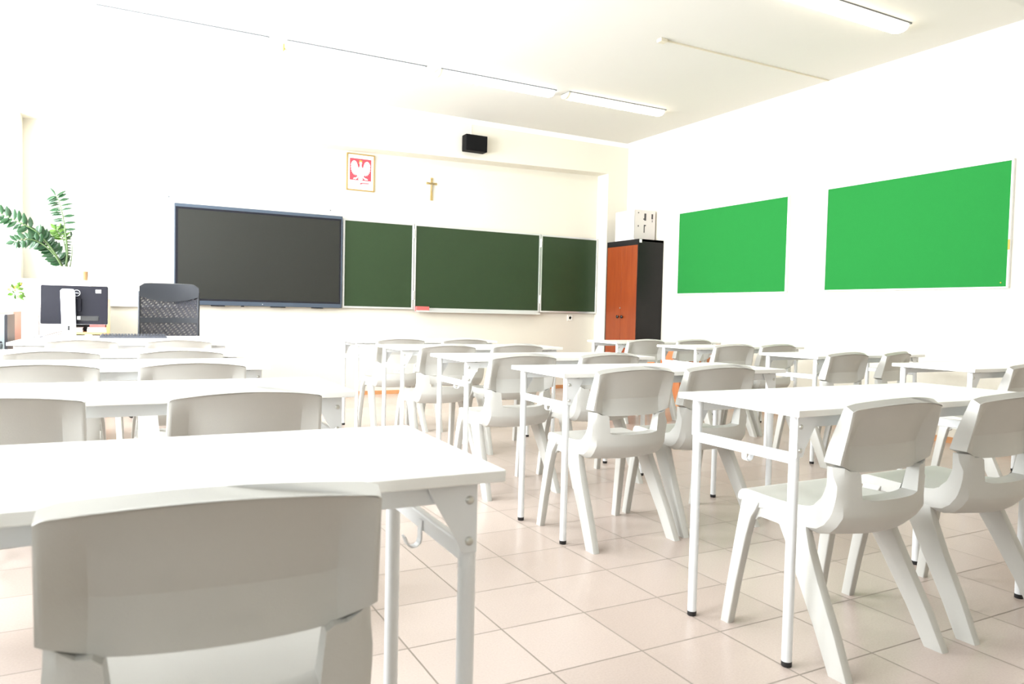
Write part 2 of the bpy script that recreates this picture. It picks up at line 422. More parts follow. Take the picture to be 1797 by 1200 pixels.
DESKS = {'L1': (-.7464,1.0865,-1.525), 'L2': (-.6453,2.2568,0), 'L3': (-.7051,3.3585,0), 'L4': (-.6897,4.2352,0), 'L5': (-.6054,5.5177,-2.42),
 'M1': (1.6725,1.4253,.12), 'M2': (1.6806,2.6645,-1.39), 'M3': (1.6618,3.6608,-.81), 'M4': (1.6933,4.7877,-.49), 'M5': (1.695,5.8879,-.29),
 'R2': (4.1662,2.3783,-.68), 'R3': (4.2458,3.4793,3.06), 'R4': (4.236,4.6807,.44), 'R5': (4.1558,5.6758,-.65)}
ROW = {'L1': 'nearest desk of the left column, cut off by the picture edge', 'L2': 'second desk of the left column', 'L3': 'middle desk of the left column',
 'L4': 'fourth desk of the left column', 'L5': 'farthest desk of the left column, in front of the monitor',
 'M1': 'nearest desk of the middle column, at lower right', 'M2': 'second desk of the middle column', 'M3': 'third desk of the middle column',
 'M4': 'fourth desk of the middle column', 'M5': 'farthest desk of the middle column, below the chalkboard',
 'R2': 'nearest desk of the right column, at the right picture edge', 'R3': 'second desk of the right column', 'R4': 'third desk of the right column',
 'R5': 'farthest desk of the right column, by the wood-fronted cabinet'}
SHORT = {'L1': 'nearest left-column desk', 'L2': 'second left-column desk', 'L3': 'middle left-column desk', 'L4': 'fourth left-column desk', 'L5': 'farthest left-column desk',
 'M1': 'nearest middle-column desk', 'M2': 'second middle-column desk', 'M3': 'third middle-column desk', 'M4': 'fourth middle-column desk', 'M5': 'farthest middle-column desk',
 'R2': 'nearest right-column desk', 'R3': 'second right-column desk', 'R4': 'third right-column desk', 'R5': 'farthest right-column desk'}
first = True
for k, (x, y, a) in DESKS.items():
    o = DK if first else copy_tree(DK); first = False
    o.location = (x, y, 0); o.rotation_euler = (0, 0, R(a)); o['label'] = 'white '+ROW[k]
CHAIRS = [  # desk, x centre, y of rear feet, yaw, side
 ('L1', -.47, .90, -1, 'left'), ('L1', .113, .937, -5, 'right'),
 ('L2', -.275, 2.145, 0, 'left'), ('L2', .325, 2.11, 0, 'right'),
 ('L3', -.262, 3.25, 0, 'left'), ('L3', .280, 3.24, 0, 'right'),
 ('L4', -.275, 4.13, 0, 'left'), ('L4', .297, 4.145, 0, 'right'),
 ('L5', -.194, 5.38, -1, 'left'), ('L5', .369, 5.39, -2, 'right'),
 ('M1', 2.012, 1.315, 0, 'left'), ('M1', 2.600, 1.305, 0, 'right'),
 ('M2', 2.003, 2.53, 0, 'left'), ('M2', 2.512, 2.545, -1, 'right'),
 ('M3', 1.975, 3.49, 1, 'left'), ('M3', 2.560, 3.50, 0, 'right'),
 ('M4', 2.000, 4.60, 1, 'left'), ('M4', 2.555, 4.63, 0, 'right'),
 ('M5', 2.050, 5.70, 0, 'left'), ('M5', 2.600, 5.65, 0, 'right'),
 ('R2', 4.60, 2.26, 0, 'left'),
 ('R3', 4.475, 3.36, 1, 'left'), ('R3', 5.055, 3.385, 12, 'right'),
 ('R4', 4.560, 4.52, -4, 'left'), ('R4', 5.080, 4.52, 0, 'right'),
 ('R5', 4.400, 5.49, -3, 'left'), ('R5', 5.000, 5.50, -2, 'right')]
first = True
for k, x, y, a, side in CHAIRS:
    o = CH if first else copy_tree(CH); first = False
    o.location = (x, y, 0); o.rotation_euler = (0, 0, R(a))
    lab = 'grey plastic school chair, %s one at the %s' % (side, SHORT[k])
    if (k, side) == ('L1', 'right'): lab = 'large blurred grey plastic chair in the foreground, right one at the nearest left-column desk'
    if (k, side) == ('R2', 'left'): lab = 'grey plastic school chair at the nearest right-column desk, cut off by the picture edge'
    o['label'] = lab
    if (k, side) == ('L1', 'right'):
        br = [c for c in bpy.data.objects if c.parent == o and c.name.startswith('backrest')][0]
        tx = text_mesh('embossed_lettering', 'postura', .034, M['chair'], br, (.0, .0475, .600), (R(74), 0, 0), .0006)
        from mathutils.bvhtree import BVHTree
        bvh = BVHTree.FromPolygons([v.co for v in br.data.vertices], [p.vertices for p in br.data.polygons])
        mw = Matrix.Translation((0, .0475, .600)) @ Matrix.Rotation(R(74), 4, 'X')
        for v in tx.data.vertices:
            p = mw @ v.co; h = bvh.ray_cast(Vector((p.x, -.1, p.z)), Vector((0, 1, 0)))[0]
            v.co = Vector((p.x, (h.y if h else p.y)+(-.0005 if v.co.z > 0 else .0006), p.z))
        tx.location = (0, 0, 0); tx.rotation_euler = (0, 0, 0)

# ------------------------------------------------------------------ front wall things
def rect_frame(bm, x0, x1, z0, z1, w, y0, y1):
    box(bm, (x0, y0, z0), (x1, y1, z0+w)); box(bm, (x0, y0, z1-w), (x1, y1, z1))
    box(bm, (x0, y0, z0+w), (x0+w, y1, z1-w)); box(bm, (x1-w, y0, z0+w), (x1, y1, z1-w))
# interactive display
y0 = YA-.085
t = thing('interactive_display', (1.40, YA, 1.016), 0, 'large switched-off flat display with slate grey frame on the front wall left of the chalkboard', 'screen')
ox = 1.40; tx0, tx1, tz0, tz1 = .524-ox, 2.2764-ox, 0, 2.063-1.016
bm = bmesh.new(); rect_frame(bm, tx0, tx1, tz0, tz1, .012, -.085, -.03); box(bm, (tx0+.012, -.075, tz0+.012), (tx1-.012, -.03, tz1-.012)); box(bm, (tx0+.2, -.03, .2), (tx1-.2, 0, .8)); ob('housing', bm, M['tvframe'], t, bevel=.002)
bxo('bottom_bar', (tx0+.012, -.088, tz0+.004), (tx1-.012, -.074, tz0+.045), M['tvframe'], t)
bxo('top_bar', (tx0+.012, -.088, tz1-.034), (tx1-.012, -.074, tz1-.004), M['tvframe'], t)
bm = bmesh.new(); rect_frame(bm, tx0+.012, tx1-.012, tz0+.045, tz1-.034, .020, -.083, -.074); ob('black_border', bm, M['tvblack'], t)
bxo('screen', (tx0+.032, -.080, tz0+.065), (tx1-.032, -.0745, tz1-.054), M['screen'], t)
for xx, ww in ((-.45, .14), (-.20, .03), (.17, .16), (.60, .13)):
    bxo('vent', (xx-ww/2, -.080, -.010), (xx+ww/2, -.05, .001), M['tvblack'], t)
bxo('status_light', (.0, -.0895, .018), (.008, -.088, .024), M['whitefr'], t)
# triptych chalkboard
bx = [2.2923, 3.1547, 4.9236, 5.8235]; bz0, bz1 = 1.0202, 2.048
t = thing('chalkboard', (4.05, YA, bz0), 0, 'wide dark green three-panel chalkboard with aluminium frame on the front wall', 'chalkboard')
ox = 4.05
for i in range(3):
    a, b = bx[i]-ox, bx[i+1]-ox
    yy0, yy1 = (-.055, -.02)
    if i == 1: a += .006; b -= .006
    z0_, z1_ = 0, bz1-bz0
    if i == 2: z1_ -= .005
    f = bmesh.new(); rect_frame(f, a, b, z0_, z1_, .022, yy0, yy1); fr = ob('panel_frame', f, M['alu'], t, bevel=.002)
    bxo('writing_surface', (a+.022, yy0+.008, z0_+.022), (b-.022, yy1, z1_-.022), M['chalk'], fr)
for xx in (bx[1]-ox, bx[2]-ox):
    for zz in (.12, .86):
        bm = bmesh.new(); lathe(bm, [(.009, zz), (.009, zz+.10)], xx, -.060, 12); ob('hinge', bm, M['alu'], t, smooth=40)
bm = bmesh.new(); box(bm, (bx[1]-ox+.02, -.115, -.030), (bx[2]-ox-.03, -.055, -.022)); box(bm, (bx[1]-ox+.02, -.118, -.030), (bx[2]-ox-.03, -.112, -.008)); box(bm, (bx[1]-ox+.02, -.06, -.03), (bx[2]-ox-.03, -.055, .004))
ob('chalk_tray', bm, M['alu'], t)
for xx in (bx[0]-ox+.5, 0, bx[3]-ox-.5): bxo('wall_mount', (xx-.05, -.02, .3), (xx+.05, 0, .7), M['alu'], t)
o = bxo('board_sponge', (-.082, -.025, 0), (.082, .025, .060), M['sponge'], None, bevel=.006)
o.location = (3.262, YA-.0860, bz0-.0215); o.rotation_euler = (0, 0, 0); tag(o, 'pink-red sponge eraser on the tray at the left end of the chalkboard centre panel', 'sponge')
# socket
t = thing('wall_socket', (5.43, YA, .955), 0, 'small cream power socket on the front wall below the right chalkboard panel', 'socket')
bxo('cover_plate', (-.042, -.010, -.042), (.042, 0, .042), M['socket'], t, bevel=.003)
bm = bmesh.new(); loft(bm, [[(r*math.cos(k*math.pi/10), yy, r*math.sin(k*math.pi/10)) for k in range(20)] for r, yy in ((.026, -.010), (.026, -.013), (.021, -.013), (.019, -.008))]); ob('recess_ring', bm, M['socket'], t, smooth=30)
for s in (-1, 1): bxo('contact_hole', (s*.009-.002, -.0105, -.002), (s*.009+.002, -.0095, .002), M['knob'], t)
# speaker
t = thing('loudspeaker', (3.80, YF, 2.93), 0, 'small black box loudspeaker fixed to the beam above the chalkboard', 'speaker')
bxo('cabinet', (-.14, -.15, 0), (.14, -.025, .19), M['black'], t, bevel=.004)
bxo('grille', (-.128, -.156, .012), (.128, -.150, .178), M['black'], t, bevel=.002)
bxo('bracket', (-.03, -.025, .06), (.03, 0, .13), M['black'], t)
bm = bmesh.new(); tube(bm, [(-.01, -.004, .13), (-.012, -.004, ZC-2.93-.05)], .003, 6); ob('cable', bm, M['socket'], t)
# framed emblem
t = thing('framed_emblem', (2.498, YA, 2.382), 0, 'gold-framed picture of a white crowned eagle on red, on the front wall', 'picture')
fw, fh = .166, .425
bm = bmesh.new(); rect_frame(bm, -fw, fw, 0, fh, .013, -.022, 0); ob('frame', bm, M['gold'], t, bevel=.002)
bxo('mount', (-fw+.013, -.010, .013), (fw-.013, -.002, fh-.013), M['paper'], t)
bxo('red_field', (-.127, -.0115, .120), (.127, -.010, .370), M['red'], t)
half = [(0,.335),(.012,.333),(.016,.318),(.009,.300),(.013,.278),(.024,.262),(.032,.276),(.038,.300),(.048,.326),(.062,.340),(.080,.345),(.098,.334),(.110,.312),(.117,.290),(.108,.285),(.118,.262),(.107,.258),(.116,.236),(.103,.234),(.108,.212),(.095,.216),(.095,.192),(.083,.202),(.080,.178),(.070,.196),(.063,.172),(.054,.192),(.044,.176),(.034,.170),(.044,.158),(.058,.150),(.078,.146),(.088,.136),(.078,.128),(.068,.136),(.058,.127),(.046,.138),(.034,.148),(.024,.156),(.020,.148),(.028,.136),(.016,.122),(.006,.130),(0,.120)]
bm = bmesh.new(); prism(bm, half+[(-x, z) for x, z in half[-2:0:-1]], 'y', -.0130, -.0115); ob('eagle', bm, M['paper'], t)
bm = bmesh.new(); prism(bm, [(-.016,.333),(-.020,.352),(-.010,.346),(-.004,.360),(.006,.346),(.018,.354),(.016,.333)], 'y', -.0140, -.0125)
prism(bm, [(-.030,.318),(-.014,.326),(-.014,.312)], 'y', -.0140, -.0125); ob('crown', bm, M['yellow'], t)
bm = bmesh.new(); prism(bm, [(-.012,.084),(.006,.094),(.10,.099),(.10,.087),(.022,.084),(.006,.074)], 'y', -.0120, -.0105); ob('inscription', bm, M['red'], t)
# crucifix
t = thing('crucifix', (3.385, YA, 2.352), 0, 'small brass crucifix on the front wall above the chalkboard', 'crucifix')
bm = bmesh.new()
def flare(a, b, w0, w1, horiz=False):
    if horiz: prism(bm, [(a, .205-w0), (b, .205-w1), (b, .205+w1), (a, .205+w0)], 'y', -.016, -.004)
    else: prism(bm, [(-w0, a), (w0, a), (w1, b), (-w1, b)], 'y', -.016, -.004)
flare(0, .205, .016, .010); flare(.205, .275, .010, .015); flare(-.068, 0, .013, .009, True); flare(0, .068, .009, .013, True)
ob('cross', bm, M['brass'], t, bevel=.002)
bm = bmesh.new()
tube(bm, [(0,-.020,.198), (0,-.024,.170), (.001,-.022,.150), (-.003,-.026,.125), (0,-.020,.100)], [.007,.009,.007,.007,.004], 8)
tube(bm, [(-.056,-.020,.213), (-.030,-.020,.205), (0,-.021,.192), (.030,-.020,.205), (.056,-.020,.213)], [.003,.004,.005,.004,.003], 8)
bmesh.ops.create_icosphere(bm, subdivisions=2, radius=.0095, matrix=Matrix.Translation((.002, -.022, .211)))
ob('figure', bm, M['brass_d'], t, smooth=60)
bxo('title_plate', (-.009, -.018, .245), (.009, -.015, .258), M['brass_d'], t)
# cable duct on the wall left of the display, and two wall screws
o = bxo('cable_duct', (-.39, -.03, -.02), (.39, 0, .0), M['whitepaint'], None); o.location = (.33, YA, 1.003)
tag(o, 'thin white cable duct on the front wall between the wooden shelf and the display', 'cable duct')
for i, (x, z, l) in enumerate(((.475, 2.13, 'tiny dark screw in the wall above the left corner of the display'), (2.155, 2.13, 'tiny dark screw in the wall above the right corner of the display'))):
    bm = bmesh.new(); loft(bm, [[(.006*math.cos(k), yy, .009*math.sin(k)) for k in [j*math.pi/4 for j in range(8)]] for yy in (0, -.006)])
    o = ob('wall_screw', bm, M['tvframe']); o.location = (x, YA, z); tag(o, l, 'screw')

# ------------------------------------------------------------------ right wall pin boards
def pinboard(ya, yb, z0, z1, label):
    t = thing('pin_board', (XR, (ya+yb)/2, z0), 0, label, 'notice board', 'green felt pin boards')
    h = (yb-ya)/2; hh = z1-z0
    bm = bmesh.new(); w = .014
    box(bm, (-.03, -h, 0), (0, h, w)); box(bm, (-.03, -h, hh-w), (0, h, hh)); box(bm, (-.03, -h, w), (0, -h+w, hh-w)); box(bm, (-.03, h-w, w), (0, h, hh-w))
    ob('frame', bm, M['whitefr'], t, bevel=.002)
    bxo('felt_panel', (-.024, -h+w, w), (-.004, h-w, hh-w), M['felt'], t)
    return t
pinboard(5.447, 7.148, 1.275, 2.284, 'green felt pin board nearer the cabinet, smaller-looking left one on the right wall')
t = pinboard(3.276, 4.985, 1.283, 2.290, 'green felt pin board nearer the camera, right one on the right wall')
for y, z in ((-.80, .045),):
    bm = bmesh.new(); bmesh.ops.create_icosphere(bm, subdivisions=2, radius=.006, matrix=Matrix.Translation((-.027, y, z))); ob('drawing_pin', bm, M['yellow'], t, smooth=60)
bxo('yellow_sticker', (-.032, -.856, .30), (-.0295, -.842, .38), M['yellow'], t)

# ------------------------------------------------------------------ cabinets
CX, CY0, CY1, CZ = 5.75, 7.45, 8.12, 1.965
t = thing('tall_cabinet', (XR-.005, (CY0+CY1)/2, 0), 0, 'tall black cabinet with two orange-brown wooden doors in the front right corner', 'cabinet')
d = XR-.005-CX; h = (CY1-CY0)/2
bm = bmesh.new()
box(bm, (-d+.02, -h, 0), (0, -h+.02, CZ)); box(bm, (-d+.02, h-.02, 0), (0, h, CZ)); box(bm, (-d, -h, CZ-.028), (0, h, CZ)); box(bm, (-d+.02, -h+.02, 0), (0, h-.02, .07)); box(bm, (-.02, -h+.02, .07), (0, h-.02, CZ-.028))
box(bm, (-d, -h, 0), (-d+.02, -h+.014, CZ-.028)); box(bm, (-d, h-.014, 0), (-d+.02, h, CZ-.028))
box(bm, (-d, -h+.014, CZ-.07), (-d+.02, h-.014, CZ-.028))
ob('body', bm, M['cab_black'], t)
for s in (-1, 1):
    a, b = (-h+.016, -.0015) if s < 0 else (.0015, h-.016)
    dr = bxo('door', (-d-.002, a, .075), (-d+.018, b, CZ-.072), M['cab_wood'], t, bevel=.001)
    bm = bmesh.new(); yy = s*.045
    loft(bm, [[(-d-.002-q, yy+r*math.cos(k*math.pi/8), .985+r*math.sin(k*math.pi/8)) for k in range(16)] for r, q in ((.008, 0), (.008, .012), (.020, .016), (.021, .024), (.014, .030))]); ob('knob', bm, M['knob'], dr, smooth=40)
bm = bmesh.new(); loft(bm, [[(-d-.002-q, .012+r*math.cos(k*math.pi/6), 1.10+r*math.sin(k*math.pi/6)) for k in range(12)] for r, q in ((.009, 0), (.009, .003))]); ob('lock', bm, M['zinc'], t)
bxo('paper_tag', (-d+.012, -h-.002, CZ-.045), (-d+.05, -h, CZ-.003), M['paper'], t)
t = thing('low_cabinet', (XR-.005, 6.74, 0), 0, 'low orange-brown wooden cabinet beside the tall black cabinet on the right wall', 'cabinet')
bm = bmesh.new(); box(bm, (-.60, -.36, .078), (0, .36, .70)); ob('body', bm, M['low_wood'], t, bevel=.002)
bxo('plinth', (-.59, -.35, 0), (-.01, .35, .075), M['skirt'], t)
bxo('panel_joint', (-.452, -.3615, .08), (-.448, -.36, .69), M['knob'], t)
# cardboard box on the tall cabinet
t = thing('cardboard_box', (5.97, 7.80, CZ), 0, 'white printed cardboard box on top of the tall cabinet', 'box')
bx0, bx1, by0, by1, bh = -.185, .15, -.205, .20, .385
bm = bmesh.new(); box(bm, (bx0, by0, 0), (bx1, by1, bh)); ob('carton', bm, M['card'], t, bevel=.003)
bm = bmesh.new(); 
for (a, b, z0, z1) in ((-.13, -.115, .34, .355), (-.13, -.115, .17, .19), (-.03, .0, .255, .345), (-.045, -.03, .265, .28), (-.035, -.02, .10, .20), (-.02, 0, .185, .20), (.085, .11, .28, .345), (.095, .105, .24, .27)):
    box(bm, (a, by0-.001, z0), (b, by0, z1))
ob('side_print', bm, M['print'], t)
bm = bmesh.new()
for a, b in ((-.17, -.14), (-.12, -.07), (-.05, .02), (.04, .08), (.10, .12), (.14, .17)): box(bm, (bx0-.001, a, .185), (bx0, b, .192))
for a, b in ((-.08, -.03), (-.01, .05), (.08, .17)): box(bm, (bx0-.001, a, .155), (bx0, b, .160))
ob('front_print', bm, M['print_l'], t)
bxo('seam', (bx0-.001, by0-.001, .02), (bx0+.004, by0+.004, bh-.02), M['print_l'], t)

# ------------------------------------------------------------------ ceiling lights
def make_light():
    t = thing('ceiling_light', (0,0,0), 0, '', 'lamp', 'long ceiling lights in rows')
    bm = bmesh.new(); box(bm, (-.645, -.082, -.010), (.645, .082, 0)); ob('base', bm, M['lamp_gap_shade'], t)  # thin dark base draws the gap's shade as a line along the ceiling
    rings = []
    for x, s in ((-.625, .90), (-.615, 1), (.60, 1), (.632, .85), (.645, .5)):
        rings.append([(x, .078*s*math.cos(a), -.014-.048*s*math.sin(a)) for a in [math.pi*k/12 for k in range(13)]])
    bm = bmesh.new(); loft(bm, rings); ob('diffuser', bm, M['diff'], t, smooth=50)
    rings = [[(x, .080*s*math.cos(a), -.010-.052*s*math.sin(a)) for a in [math.pi*k/12 for k in range(13)]] for x, s in ((-.655, .80), (-.650, 1), (-.625, 1))]
    bm = bmesh.new(); loft(bm, rings); ob('end_cap', bm, M['plastic'], t, smooth=50)
    return t
LT = make_light()
LX0 = [(.505, 6.76), (1.945, 6.75), (3.375, 6.73), (4.80, 6.70)]
LN = ['ceiling light above the display, leftmost of the front row', 'second ceiling light from the left in the front row', 'third ceiling light from the left in the front row, cool white', 'rightmost ceiling light of the front row, warm glow']
first = True
for (x, y), l in zip(LX0, LN):
    o = LT if first else copy_tree(LT); first = False
    o.location = (x, y, ZC); o['label'] = 'long white '+l
o = copy_tree(LT); o.location = (4.80, 3.79, ZC); o['label'] = 'long warm ceiling light nearest the camera at the top right of the picture'
lights = [o for o in bpy.data.objects if o.get('category') == 'lamp']
for o in lights:
    if o.location.x < 4 :
        for c in bpy.data.objects:
            if c.parent == o and c.name.startswith('diffuser'):
                c.data = c.data.copy(); c.data.materials[0] = M['diffc']
# ceiling conduit
t = thing('ceiling_conduit', (4.03, 4.98, ZC), 0, 'thin off-white cable conduit with a junction box on the ceiling', 'conduit')
bxo('junction_box', (-.035, -.03, -.03), (.035, .03, 0), M['plastic'], t, bevel=.004)
bm = bmesh.new(); box(bm, (.035, -.007, -.012), (2.05, .007, 0)); ob('duct', bm, M['plastic'], t)
# yellow tag hanging from the second light of the front row
l2 = [o for o in lights if abs(o.location.x-LX0[1][0]) < .01][0]
bxo('yellow_tag', (-.664, -.02, -.075), (-.657, .02, -.02), M['yellow'], l2)

# ------------------------------------------------------------------ teacher corner
TZ = .755
t = thing('teacher_desk', (-.02, 6.36, 0), 0, 'white teacher desk behind the farthest left-column desk, carrying the monitor', 'desk')
bxo('tabletop', (-.56, -.30, TZ-.025), (.72, .30, TZ), M['laminate'], t, bevel=.002)
bxo('side_panel', (-.53, -.27, 0), (-.51, .27, TZ-.025), M['laminate'], t); bxo('side_panel', (.66, -.27, 0), (.68, .27, TZ-.025), M['laminate'], t)
bxo('modesty_panel', (-.51, -.20, .30), (.66, -.18, TZ-.025), M['laminate'], t)
# monitor (seen from behind)
t = thing('monitor', (-.29, 6.22, TZ), R(-6), 'flat monitor seen from behind with a silver stand, on the teacher desk', 'monitor')
bm = bmesh.new(); loft(bm, [rrect(0, 0, .115, .085, .02, 0), rrect(0, 0, .118, .088, .02, .006), rrect(0, 0, .105, .075, .02, .011)]); ob('stand_base', bm, M['silver'], t, smooth=40)
bm = bmesh.new(); prism(bm, [(-.052, 0), (.034, 0), (.028, .33), (.018, .352), (-.052, .352), (-.064, .338)], 'y', -.035, -.005); ob('stand_column', bm, M['silver'], t, bevel=.003)
bxo('cable_slot', (-.016, -.0365, .055), (-.004, -.034, .088), M['knob'], t, bevel=.001)
hd = bpy.data.objects.new('head', None); 
bm = bmesh.new()
c0 = (.015, .055, .235)
def monbox(bm, hw, hh, ya, yb, r, bul=0):
    f = [(x+c0[0], z+c0[2]) for x, z, _ in [(p[0], p[1], 0) for p in rrect(0, 0, hw, hh, r, 0)]]
    loft(bm, [[(x, ya, z) for x, z in f], [(x, yb, z) for x, z in f]])
monbox(bm, .213, .140, .012+c0[1]-.055, .028, .008); scr = ob('screen_housing', bm, M['monblack'], t, bevel=.003)
scr.rotation_euler = (R(-4), 0, 0); scr.location = (0, .012, .005)
bm = bmesh.new(); monbox(bm, .214, .141, .026, .032, .008); o = ob('silver_rim', bm, M['silver'], scr)
bm = bmesh.new(); monbox(bm, .045, .05, -.004, .012, .01); ob('rear_hump', bm, M['monblack'], scr, bevel=.004)
bxo('label_sticker', (.150, .0085, .325), (.185, .0118, .350), M['paper'], scr)
bm = bmesh.new()
n = 28; loft(bm, [[(.028+r*math.cos(2*math.pi*k/n), yy, .322+r*math.sin(2*math.pi*k/n)) for k in range(n)] for r, yy in ((.0235, .011), (.0235, .009), (.0205, .009), (.0205, .011))], cap=False); ob('logo_ring', bm, M['silver'], scr)
text_mesh('logo_lettering', 'DELL', .0155, M['silver'], scr, (.028, .0105, .322), (R(90), 0, 0), .001)
bxo('port_recess', (.0, .0085, .12), (.17, .012, .155), M['knob'], scr); bxo('white_plug', (.035, -.006, .128), (.055, .010, .152), M['whitefr'], scr)
bm = bmesh.new(); tube(bm, [(-.22, -.10, .006), (-.17, -.06, .010), (-.10, .0, .035), (-.03, .03, .055)], .0022, 6); tube(bm, [(-.18, -.085, .006), (-.12, -.03, .010), (-.05, .01, .035)], .002, 6)
ob('cable', bm, M['keys'], t)
# keyboard
t = thing('keyboard', (.115, 6.27, TZ), R(-2), 'slim dark keyboard on the teacher desk right of the monitor', 'keyboard')
bm = bmesh.new(); prism(bm, [(-.07, 0), (.07, 0), (.07, .020), (-.07, .013)], 'x', -.225, .225); ob('body', bm, M['keys'], t, bevel=.002)
bm = bmesh.new()
for r in range(5):
    for c in range(20): box(bm, (-.215+c*.0215, -.058+r*.025, .010), (-.199+c*.0215, -.040+r*.025, .022+r*.0016))
ob('keys', bm, M['keys'], t)
bxo('front_edge', (-.225, -.072, 0), (.225, -.070, .012), M['keys'], t)
# mouse
bm = bmesh.new(); bmesh.ops.create_uvsphere(bm, u_segments=20, v_segments=12, radius=1, matrix=Matrix.Diagonal((.031, .055, .017, 1)) @ Matrix.Identity(4))
for v in bm.verts: v.co.z = max(v.co.z, -.004)+.004
o = ob('computer_mouse', bm, M['silver'], smooth=50); o.location = (-.185, 6.385, TZ); tag(o, 'small grey computer mouse between the monitor stand and the keyboard', 'mouse')
# office chair
t = thing('office_chair', (.40, 7.02, 0), R(2), 'black office chair with mesh back and padded headrest behind the teacher desk', 'chair')
hw = .232
def arc(x): return .03*(1-(x/hw)**2)
bm = bmesh.new(); rings = []
for x in [-hw+2*hw*k/12 for k in range(13)]:
    e = abs(x)/hw; lo = 1.035+.045*e*e; hi = 1.195-.012*e**6; 
    if e > .99: hi -= .018
    rings.append([(x, -.022+arc(x), lo), (x, -.032+arc(x), (lo+hi)/2), (x, -.020+arc(x), hi-.005), (x, .0+arc(x), hi), (x, .012+arc(x), hi-.01), (x, .012+arc(x), lo)])
loft(bm, rings); ob('headrest_pad', bm, M['leather'], t, smooth=50)
bm = bmesh.new(); rings = []
for x in [-hw+.01+2*(hw-.01)*k/10 for k in range(11)]: rings.append([(x, arc(x)-.002, .62), (x, arc(x)-.002, 1.09), (x, arc(x)+.001, 1.09), (x, arc(x)+.001, .62)])
loft(bm, rings); ob('mesh_back', bm, M['mesh'], t, smooth=50)
bm = bmesh.new()
for s in (-1, 1): tube(bm, [(s*hw, 0, 1.12), (s*hw, .0, .85), (s*(hw+.002), 0, .62), (s*hw*.9, .02, .55)], .011, 10)
tube(bm, [(-hw*.9, .02, .55), (0, .05, .54), (hw*.9, .02, .55)], .011, 10)
ob('back_frame', bm, M['leather'], t, smooth=50)
bm = bmesh.new(); rings = []
for x in [-hw+2*hw*k/10 for k in range(11)]: rings.append([(x, arc(x)-.010, .853), (x, arc(x)-.010, .898), (x, arc(x)+.004, .898), (x, arc(x)+.004, .853)])
loft(bm, rings); ob('back_strap', bm, M['leather'], t)
bm = bmesh.new(); loft(bm, [rrect(0, .27, .22, .22, .06, z) for z in (.44, .46, .50, .52)]); 
ob('seat', bm, M['leather'], t, smooth=40, bevel=.012)
bm = bmesh.new(); lathe(bm, [(.028, .12), (.028, .44)], 0, .25, 16); box(bm, (-.04, -.01, .42), (.04, .25, .44)); tube(bm, [(0, .03, .43), (0, .035, .56)], .02, 8); ob('gas_column', bm, M['knob'], t, smooth=40)
for k in range(5):
    a = 2*math.pi*k/5+.3; c, s = math.cos(a), math.sin(a)
    bm = bmesh.new(); tube(bm, [(0, .25, .12), (.28*c, .25+.28*s, .075)], [.026, .016], 8); l = ob('base_arm', bm, M['knob'], t, smooth=40)
    bm = bmesh.new(); loft(bm, [[(.28*c+dx*-s, .25+.28*s+dx*c, 0) for _ in (0,)]*0 or [(.28*c-s*dx+c*.028*math.cos(q), .25+.28*s+c*dx+s*.028*math.cos(q), .028+.028*math.sin(q)) for q in [j*math.pi/7 for j in range(14)]] for dx in (-.02, .02)]); ob('caster', bm, M['knob'], l, smooth=40)
# wooden open shelf behind the monitor
t = thing('wooden_shelf', (-.315, 7.60, 0), 0, 'low beech-coloured open shelf with papers behind the monitor', 'shelf')
SH = 1.045
bxo('side_board', (-.085, -.17, 0), (-.065, .17, SH), M['beech'], t); bxo('side_board', (.235, -.17, 0), (.262, .17, SH), M['beech'], t)
bxo('top_board', (-.065, -.17, SH-.022), (.235, .17, SH), M['beech'], t)
bxo('back_board', (-.065, .15, .0), (.235, .17, SH-.022), M['cab_black'], t)
for z in (.735, .40, .06): bxo('shelf_board', (-.065, -.17, z), (.235, .15, z+.02), M['beech'], t)
for i, (x, z, w_, m_, l) in enumerate(((-.155, .755, .15, 'paper', 'sloping grey-white paper stack on the wooden shelf under the monitor'), (-.315, .755, .11, 'print_l', 'small grey paper stack at the left on the wooden shelf'))):
    bm = bmesh.new()
    for k in range(5): box(bm, (x-w_/2+.004*random.random(), 7.47+.003*k, z+.008*k), (x+w_/2-.006*random.random(), 7.70, z+.0072+.008*k))
    o = ob('paper_stack', bm, M[m_]); tag(o, l, 'papers', 'papers on the wooden shelf')
bm = bmesh.new(); box(bm, (-.06, 0, 0), (.06, .16, .022)); o = ob('red_book', bm, M['sponge']); o.location = (-.150, 7.50, .755+.0405); tag(o, 'thin red book lying on the papers in the wooden shelf', 'book')
# white cabinet carrying the big plant
WX0, WX1, WY0, WY1, WH = -1.02, -.20, 7.82, 8.20, 1.215
t = thing('white_cabinet', ((WX0+WX1)/2, (WY0+WY1)/2, 0), 0, 'overexposed white cabinet in the front left corner, under the big plant', 'cabinet')
a, b = (WX1-WX0)/2, (WY1-WY0)/2
bxo('body', (-a, -b, 0), (a, b, WH), M['whitepaint'], t, bevel=.003)
for s in (-1, 1):
    dr = bxo('door', (-a+.01 if s < 0 else .004, -b-.016, .06), (-.004 if s < 0 else a-.01, -b, WH-.02), M['whitepaint'], t, bevel=.002)
    bxo('handle', (s*.04-.006, -b-.035, .6), (s*.04+.006, -b-.016, .72), M['alu'], dr)
